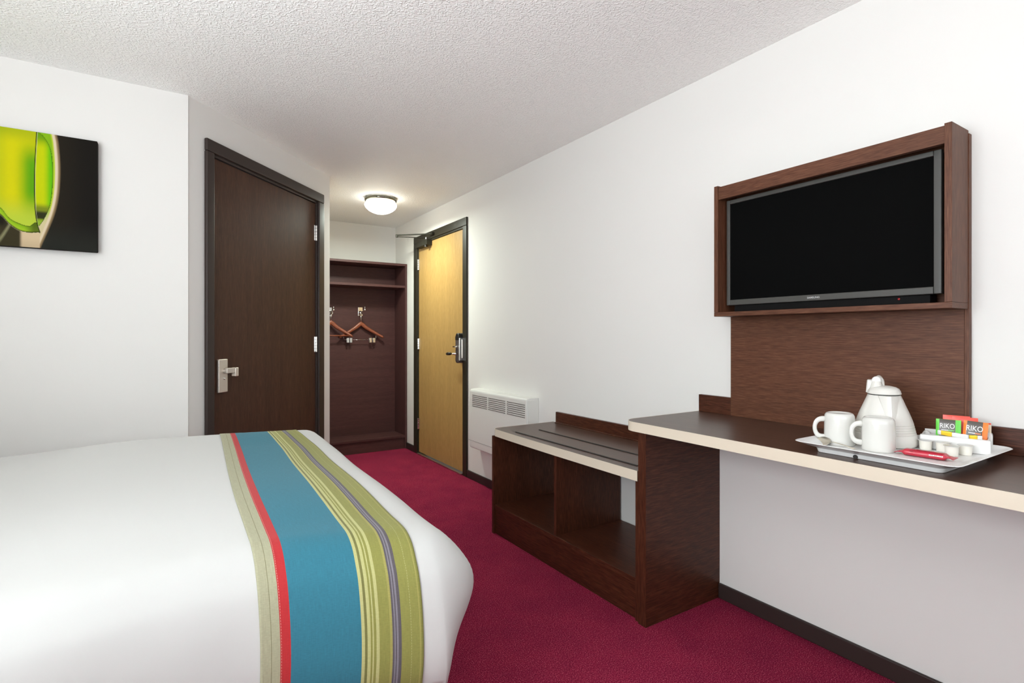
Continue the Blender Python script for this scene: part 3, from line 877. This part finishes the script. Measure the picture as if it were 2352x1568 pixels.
# kettle
KS = .835
KX, KY = 1.795, .733
kt = thing('kettle', (KX, KY, ZT), 'white plastic electric kettle with ribbed base standing at the back of the tray', 'kettle')
P2 = [(.0001, 0), (.090, 0), (.0955, .003), (.0990, .011), (.0980, .020), (.0950, .032)]
for k in range(5):
    z = .0345+.0068*k; rr = .0940-(z-.0345)*.26
    P2 += [(rr, z), (rr-.0014, z+.0009), (rr-.0014, z+.0019), (rr-.0006, z+.0028)]
P2 += [(.0835, .073), (.0790, .084), (.0725, .0985), (.0640, .116), (.0560, .133), (.0500, .1455), (.0490, .1470), (.046, .1475), (.0001, .1475)]
P2 = [(r*KS, h) for r, h in P2]
MB().lathe(P2, (KX, KY, ZT), 64).build('body', 'kettle_plastic', kt, 0, 'auto')
MB().lathe([(.0480*KS, .1470), (.0480*KS, .1505)], (KX, KY, ZT), 48, cap0=True, cap1=True).build('gap_ring', 'slot_dark', kt)
LP = [(.038, .1495), (.0420, .1500), (.0428, .1520), (.0405, .1600), (.0365, .1665), (.0300, .1705), (.015, .1740), (.0001, .1745)]
MB().lathe(LP, (KX, KY, ZT), 56).build('lid', 'kettle_plastic', kt, 0, 'auto')
hd = Vector((.787, .617, 0)).normalized(); sd_ = Vector((-hd.y, hd.x, 0))
K0 = Vector((KX, KY, ZT))
# spout: V-shaped channel growing out of the body front
R = []
for k in range(9):
    f = k/8; z = .1468-.078*f
    rb = bed_interp(z, [(.05, .090), (.073, .0835), (.0985, .0725), (.116, .064), (.133, .056), (.1468, .0495)])
    rb *= KS; pr = .020*(1-f)**.8+.0005; wd = .0185*(1-f)**.8+.0065
    row = []
    for g in range(-4, 5):
        h = g/4.0; row.append(tuple(K0-hd*(rb-.006+pr*(1-abs(h)**1.3)+.004)+sd_*wd*h+Vector((0, 0, z))))
    row += [tuple(K0-hd*(rb-.02)+sd_*wd*h+Vector((0, 0, z))) for h in (1, 0, -1)]
    R.append(row)
MB().rings(R).build('spout', 'kettle_plastic', kt, 0, 'auto')
pts = [K0+hd*a+Vector((0, 0, z)) for a, z in ((.016, .168), (.030, .184), (.048, .190), (.066, .183), (.080, .164), (.086, .130), (.087, .095), (.083, .065), (.074, .052))]
MB().tube([tuple(p) for p in pts], .0125, 14, [.006, .009, .010, .010, .009, .009, .009, .009, .008], up=tuple(sd_)).build('handle', 'kettle_plastic', kt, 0, True)
lf_ = Vector((-.378, .926, 0)); kb = K0+lf_*.019-Vector((.9, .43, 0))*.004
MB().lathe([(.0165, .168), (.013, .178), (.0105, .187)], tuple(kb), 24, cap1=True).build('knob_stem', 'kettle_plastic', kt, 0, 'auto')
vd = Vector((-.926, -.378, 0)); kc = kb+Vector((0, 0, .1895))
MB().lathe([(.0001, -.007), (.009, -.007), (.0118, -.004), (.0120, .002), (.0108, .005), (.008, .0068), (.0001, .007)], tuple(kc), 32, axis=vd).build('knob', 'white_plastic', kt, 0, True)
c2 = K0+lf_*.0335+Vector((.926, .378, 0))*.010
w = MB(); 
R = []
for z, a, b_ in ((.152, .0200, .014), (.165, .0185, .014), (.180, .0165, .013), (.188, .0150, .012), (.1905, .012, .009)):
    R.append([tuple(c2+lf_*(-.012 if z > .16 else -.010)*0+lf_*a*math.copysign(abs(math.cos(q))**.5, math.cos(q))*.62+vd*b_*math.copysign(abs(math.sin(q))**.5, math.sin(q))+Vector((0, 0, z))) for q in [2*PI*k/20 for k in range(20)]])
w.rings(R).build('hinge_housing', 'kettle_plastic', kt, 0, 'auto')

# sachet holder
O = Vector((1.834, .652, 0)); e1 = Vector((.243, -.97, 0)).normalized(); e2 = Vector((.97, .243, 0)).normalized()
def TH(a, b, z):
    p = O+e1*a+e2*b; return (p.x, p.y, ZT+z)
t = thing('sachet_holder', TH(.07, .03, 0), 'white plastic holder filled with sachets at the right end of the tray', 'holder')
w = MB(); w.T = TH
w.box(0, .145, -.002, .078, 0, .003)
w.box(0, .145, 0, .003, .003, .038).box(0, .145, .075, .078, .003, .045)
w.box(0, .003, 0, .078, .003, .040).box(.142, .145, 0, .078, .003, .040)
w.box(.071, .074, .003, .075, .003, .034).box(.003, .142, .034, .036, .003, .036)
w.build('holder_body', 'white_plastic', t, .0014)
w = MB(); w.T = TH
w.box(-.004, .150, -.017, .003, .0, .0395)
w.build('front_rack', 'white_plastic', t, .004)
for a0, a1, hz in ((-.004, .014, .032), (.134, .152, .043)):
    w = MB(); w.T = TH
    R = []
    for b_ in (.050, .078):
        R.append([(a, b_, z) for a, z in [(a0, 0), (a1, 0)]+[((a0+a1)/2+.009*math.cos(q), .0+hz+.009*math.sin(q)) for q in [PI*k/10 for k in range(11)]]])
    w.rings(R).build('end_post', 'white_plastic', t, .001)

def pot(x, y, label, dz=0):
    t = thing('creamer_pot', (x, y, ZT), label, 'creamer', 'milk pots in front of the sachet holder')
    MB().lathe([(.0001, 0), (.0125, 0), (.0138, .001), (.0152, .024), (.0160, .026)], (x, y, ZT), 32).build('cup', 'cream_milk', t, 0, 'auto')
    MB().lathe([(.0158, .026), (.0182, .0262), (.0183, .0272), (.016, .0276), (.0001, .0278)], (x, y, ZT), 32, cap0=True).build('foil_lid', 'foil', t, 0, 'auto')
M['cream_milk'] = plain('milk pot plastic', (.80, .77, .70), .35)
M['foil'] = plain('foil lid', (.70, .70, .69), .35, .35)
pot(1.803, .632, 'small white milk pot at the kettle end, left of the other pots')
pot(1.812, .5955, 'small white milk pot half hidden behind the foremost pot')
pot(1.768, .561, 'small white milk pot standing foremost, behind the red packet')
pot(1.812, .5445, 'small white milk pot at the right end, below the orange sachet')

M['s_green'] = plain('green wrapper', (.13, .60, .065), .3, coat=.2)
M['s_orange'] = plain('orange wrapper', (.90, .205, .018), .3, coat=.2)
M['s_red'] = plain('red wrapper', (.80, .048, .020), .35)
M['s_brown'] = plain('brown print', (.075, .062, .052), .35, nb=(150, .1, .001))
M['s_white'] = plain('white paper', (.78, .77, .76), .5)
M['s_yellow'] = plain('yellow print', (.83, .58, .03), .45)
M['s_ink'] = plain('ink', (.05, .045, .04), .5)
M['s_cream'] = plain('cream paper', (.74, .62, .47), .5)
M['s_pink'] = plain('red film wrapper', (.47, .022, .045), .28, coat=.3, nb=(90, .35, .003))
M['s_pinkl'] = plain('pale red film', (.78, .30, .33), .25, coat=.3, nb=(120, .4, .003))

def sachet(a0, a1, b_, z0, z1, tilt, mat, name, label, group, roll=0, brand=True, th=.007):
    """pillow packet standing in the holder; local frame: i across, k up the front"""
    wd, ht = a1-a0, z1-z0
    org = Vector(TH((a0+a1)/2, b_, z0)); I = (e1*math.cos(roll)+Vector((0, 0, 1))*math.sin(roll)).normalized()
    U = (Vector((0, 0, 1))*math.cos(tilt)+e2*math.sin(tilt)); U = (U-I*U.dot(I)).normalized(); N = I.cross(U)
    if N.dot(e2) > 0: N = -N
    t = thing(name, tuple(org), label, 'sachet', group)
    def pl(i, k, n): return tuple(org+I*i+U*k+N*n)
    def puff(i, k): 
        return th*.5*(max(0, 1-abs(2*i/wd)**3)*max(0, 1-abs(2*k/ht-1)**4))**.6
    w = MB(); R = []
    nk, ni = 12, 14
    for q in range(nk+1):
        k = ht*q/nk
        row = [pl(-wd/2+wd*m_/ni, k, .0004+puff(-wd/2+wd*m_/ni, k)) for m_ in range(ni+1)]
        row += [pl(-wd/2+wd*m_/ni, k, -.0004-puff(-wd/2+wd*m_/ni, k)) for m_ in range(ni, -1, -1)]
        R.append(row)
    w.rings(R).build('wrapper', mat, t, 0, 'auto')
    if brand:
        w = MB(); R = []
        for q in range(nk+1):
            k = ht*q/nk+.0003*(1 if q == 0 else -1 if q == nk else 0)
            R.append([pl(i, k, .0011+puff(i, k)) for i in [(-.36+.64*m_/10)*wd for m_ in range(11)]])
        w.rings(R, False, False, False)
        w.build('printed_band', 's_brown', t, 0, True)
        f = lambda i, k: pl(i*wd, k*ht, .0019+puff(i*wd, k*ht))
        text('RIKO', ht*.285, 'lettering', 's_white', t, f(-.04, .72), I, U, .0002, .74)
        w = MB()
        def bar(i0, i1, k0, k1):
            h = lambda i, k: pl(i*wd, k*ht, .0017+puff(i*wd, k*ht))
            w._add([h(i0, k0), h(i1, k0), h(i1, k1), h(i0, k1)], [(0, 1, 2, 3)])
        for n_ in range(6): bar(-.27+.045*n_, -.235+.045*n_, .535, .575)
        bar(-.24, -.05, .41, .425); bar(-.24, 0, .355, .37); bar(-.24, -.02, .30, .315)
        w.build('small_print', 's_white', t)
        w = MB()
        for n_ in range(5): bar(.0+.05*n_, .035+.05*n_, .53, .575)
        bar(.115, .125, .08, .53)
        w.build('colour_print', mat, t)
    return t
sachet(.064, .121, .052, .020, .0900, .12, 's_red', 'tea_sachet', 'plain red sachet behind the orange one in the holder', 'sachets in the holder', brand=False, th=.004)
sachet(.043, .104, .056, .020, .0925, .12, 's_red', 'tea_sachet', 'plain red sachet behind the green one in the holder', 'sachets in the holder', brand=False, th=.004)
sachet(.030, .086, .020, .014, .0835, .15, 's_green', 'coffee_sachet', 'bright green and dark brown coffee sachet in the holder', 'sachets in the holder', th=.008)
sachet(.087, .139, .018, .010, .0845, .16, 's_orange', 'coffee_sachet', 'orange and dark brown coffee sachet in the holder', 'sachets in the holder', roll=-.07, th=.008)
ps = sachet(.118, .149, .060, .020, .0740, .10, 's_cream', 'biscuit_sachet', 'cream sachet with red corner at the right end of the holder', 'sachets in the holder', brand=False, th=.005)
w = MB(); w.T = TH
w._add([(.130, .0625, .094-.012), (.158, .0625, .094-.012), (.158, .0625, .094-.002), (.130, .0625, .094-.006)], [(0, 1, 2, 3)]) if False else None
w.box(.119, .148, .0655, .0700, .0700, .0775)
w.build('red_corner', 's_red', ps)

def stick(p0, p1, wd, label, yel):
    t = thing('sugar_stick', tuple((Vector(p0)+Vector(p1))/2), label, 'sugar stick', 'sugar sticks on the holder')
    p0, p1 = Vector(p0), Vector(p1); X = (p1-p0).normalized()
    up = (Vector((0, 0, 1))*.85+Vector((-.9, -.4, 0))*.45).normalized(); U = (up-X*up.dot(X)).normalized(); N = X.cross(U)
    def rings(f0, f1, n, g):
        R = []
        for k in range(n+1):
            f = f0+(f1-f0)*k/n; e = min(f, 1-f)
            h = wd*(1+.06*math.sin(23*f))*g; th = (.0006 if e < .05 else .0022+.0012*math.sin(PI*f))*g
            c = p0+(p1-p0)*f
            R.append([tuple(c+U*h*math.copysign(abs(math.cos(q))**.6, math.cos(q))+N*th*math.copysign(abs(math.sin(q))**.8, math.sin(q))) for q in [2*PI*m_/16 for m_ in range(16)]])
        return R
    MB().rings(rings(0, 1, 20, 1)).build('paper_tube', 's_white', t, 0, True)
    for a, b_ in yel: MB().rings(rings(a, b_, 5, 1.03)).build('yellow_print', 's_yellow', t, 0, True)
    return t
def THv(a, b, z): return TH(a, b, z)
stick(THv(.036, -.002, .0485), THv(.104, -.010, .0435), .0068, 'white sugar stick with a yellow band lying across the front of the holder', [(.12, .48)])
stick(THv(.092, -.004, .0425), THv(.132, -.002, .044), .0060, 'short white stick with yellow print below the orange sachet', [(.30, .75)])

# red wrapped biscuit in front of the pots
p0, p1 = Vector((1.672, .663, ZT+.006)), Vector((1.712, .522, ZT+.006))
p0 = Vector((1.679, .655, ZT+.006)); p1 = Vector((1.688, .527, ZT+.006))
t = thing('biscuit_packet', tuple((p0+p1)/2), 'red film-wrapped biscuit packet lying on the tray in front of the milk pots', 'biscuit')
L = (p1-p0).length; X = (p1-p0).normalized(); Y = Vector((-X.y, X.x, 0)); n = 36; R = []
if Y.x > 0: Y = -Y
for k in range(n+1):
    f = k/n; e = min(f, 1-f)
    bodyf = min(1, max(0, (e-.10)/.07)); bodyf = bodyf*bodyf*(3-2*bodyf)
    wd = .0145+.0035*bodyf if e > .10 else .0105+.012*abs(.10-e)/.10+.002*math.sin(40*f)
    th = .0010+.0078*bodyf+(.003*max(0, 1-abs(e-.09)/.03))
    c = p0+X*(L*f)+Vector((0, 0, .0030*bodyf+.004*(1-bodyf)*math.sin(9*f)))
    R.append([tuple(c+Y*wd*math.copysign(abs(math.cos(q))**.7, math.cos(q))+Vector((0, 0, 1))*(th*math.copysign(abs(math.sin(q))**.8, math.sin(q)))) for q in [2*PI*m_/20 for m_ in range(20)]])
MB().rings(R).build('film_wrapper', 's_pink', t, 0, True)
side = (Y*.85+Vector((0, 0, .5))).normalized()
def onp(f, h):   # a point on the packet's camera side: f along, h 0 low .. 1 high
    c = p0+X*(L*f)+Vector((0, 0, .0030)); a = h*PI/2
    return tuple(c+Y*(.0184*abs(math.cos(a))**.7)+Vector((0, 0, .0092*abs(math.sin(a))**.8)))
w = MB(); R = []
for k in range(9): R.append([onp(.60+.23*k/8, h) for h in (.04, .12, .22)])
w.rings(R, False, False, False).build('barcode_label', 's_white', t)
w = MB()
for i in range(17):
    f = .612+.0125*i; wdt = (.003, .005, .002, .006)[i % 4]
    if i in (5, 11): continue
    q = [onp(f, .06), onp(f+wdt, .06), onp(f+wdt, .20), onp(f, .20)]
    w._add([tuple(Vector(p)+Y*.0004+Vector((0, 0, .0003))) for p in q], [(0, 1, 2, 3)])
w.build('barcode_lines', 's_ink', t)
w = MB()
for f0, f1, h0 in ((.27, .40, .36), (.27, .33, .29), (.27, .35, .23)):
    for s_ in range(int((f1-f0)/.014)):
        a = f0+.014*s_; q = [onp(a, h0), onp(a+.010, h0), onp(a+.010, h0+.035), onp(a, h0+.035)]
        w._add([tuple(Vector(p)+Y*.0004+Vector((0, 0, .0004))) for p in q], [(0, 1, 2, 3)])
w.build('small_print', 's_ink', t)

# ------------------------------------------------------------------ light
wd = bpy.data.worlds.new('World'); SC.world = wd; wd.use_nodes = True
bg = wd.node_tree.nodes['Background']; bg.inputs[0].default_value = (.80, .88, 1, 1); bg.inputs[1].default_value = 1.2

def area(name, loc, rot, sx, sy, power, col):
    L = bpy.data.lights.new(name, 'AREA'); L.shape = 'RECTANGLE'; L.size = sx; L.size_y = sy; L.energy = power; L.color = col
    o = bpy.data.objects.new(name, L); COL.objects.link(o); o.location = loc; o.rotation_euler = rot
    return o
# fill lamps added just inside the unseen windows, tilted up towards the ceiling
CW = (.93, 1.0, 1.035)
TILT = .55
area('window_fill', ((WX0+WX1)/2, YWIN+.42, (WZ0+WZ1)/2-.0), (PI/2+TILT, 0, 0), WX1-WX0-.1, WZ1-WZ0-.1, LPW['win'], CW)
area('window_fill', (XHEAD+.42, (HY0+HY1)/2, (WZ0+WZ1)/2-.0), (PI/2+TILT, 0, -PI/2), HY1-HY0-.1, WZ1-WZ0-.1, LPW['win2'], CW)
# unseen uplighters added as fill: one over the bed head, one by the window
def fill_uplight(name, x, y, z, e, label, floor):
    t = thing(name, (x, y, 0 if floor else z-.1), label, 'lamp')
    MB().lathe([(.02, -.12), (.10, -.02), (.13, .05), (.127, .05), (.095, -.01), (.018, -.10)], (x, y, z-.06), 32, cap0=True, cap1=True).build('bowl', 'white_plastic', t, 0, 'auto')
    if floor:
        MB().cyl((x, y, .02), (x, y, z-.17), .012, 16).build('pole', 'steel', t)
        MB().cyl((x, y, 0), (x, y, .025), .14, 32).build('base', 'steel', t, .004)
    else:
        MB().box(XHEAD, x-.08, y-.03, y+.03, z-.16, z-.06).build('bracket', 'steel', t, .004)
    L = bpy.data.lights.new('fill_bulb', 'AREA'); L.shape = 'DISK'; L.size = .18; L.energy = e; L.color = (.97, 1, 1.0)
    o = bpy.data.objects.new('fill_bulb', L); COL.objects.link(o); o.location = (x, y, z); o.rotation_euler = (PI, 0, 0)
fill_uplight('fill_wall_uplighter', XHEAD+.16, 1.58, 1.62, LPW['upA'], 'white wall uplighter added for fill light, unseen, above the near side of the bed head', False)
fill_uplight('fill_floor_uplighter', -1.2, -.2, .75, LPW['upB'], 'tall floor uplighter added for fill light, unseen, in the corner by the window', True)
L = bpy.data.lights.new('corridor_bulb', 'POINT'); L.energy = LPW['cor']; L.color = (.97, 1, .86); L.shadow_soft_size = .12
o = bpy.data.objects.new('corridor_bulb', L); COL.objects.link(o); o.location = (1.465, 4.32, ZC-.42)

L = bpy.data.lights.new('corridor_downlight', 'AREA'); L.shape = 'DISK'; L.size = .24; L.energy = LPW['corD']; L.color = (.90, 1, .88)
o = bpy.data.objects.new('corridor_downlight', L); COL.objects.link(o); o.location = (1.465, 4.32, ZC-.137)
# ------------------------------------------------------------------ camera
cam = bpy.data.cameras.new('camera'); co = bpy.data.objects.new('camera', cam); COL.objects.link(co)
co.location = (0, 0, 1.1293); co.rotation_euler = (PI/2, 0, -math.radians(32.666))
cam.sensor_width = 36; cam.lens = 1215/2352*36; cam.shift_y = -11/2352; cam.clip_start = .02
SC.camera = co
SC.view_settings.view_transform = 'Standard'; SC.view_settings.look = 'None'
SC.view_settings.exposure = EXPO; SC.view_settings.gamma = 1; SC.view_settings.use_curve_mapping = False
SC.cycles.use_denoising = True; SC.cycles.max_bounces = 8; SC.cycles.diffuse_bounces = 6; SC.cycles.glossy_bounces = 3; SC.cycles.transmission_bounces = 3; SC.cycles.caustics_reflective = False; SC.cycles.caustics_refractive = False; SC.cycles.use_light_tree = False; SC.cycles.use_adaptive_sampling = True; SC.cycles.adaptive_threshold = .04
SC.cycles.sample_clamp_indirect = 6
for o in list(bpy.data.objects):
    if '_w' in o: del o['_w']
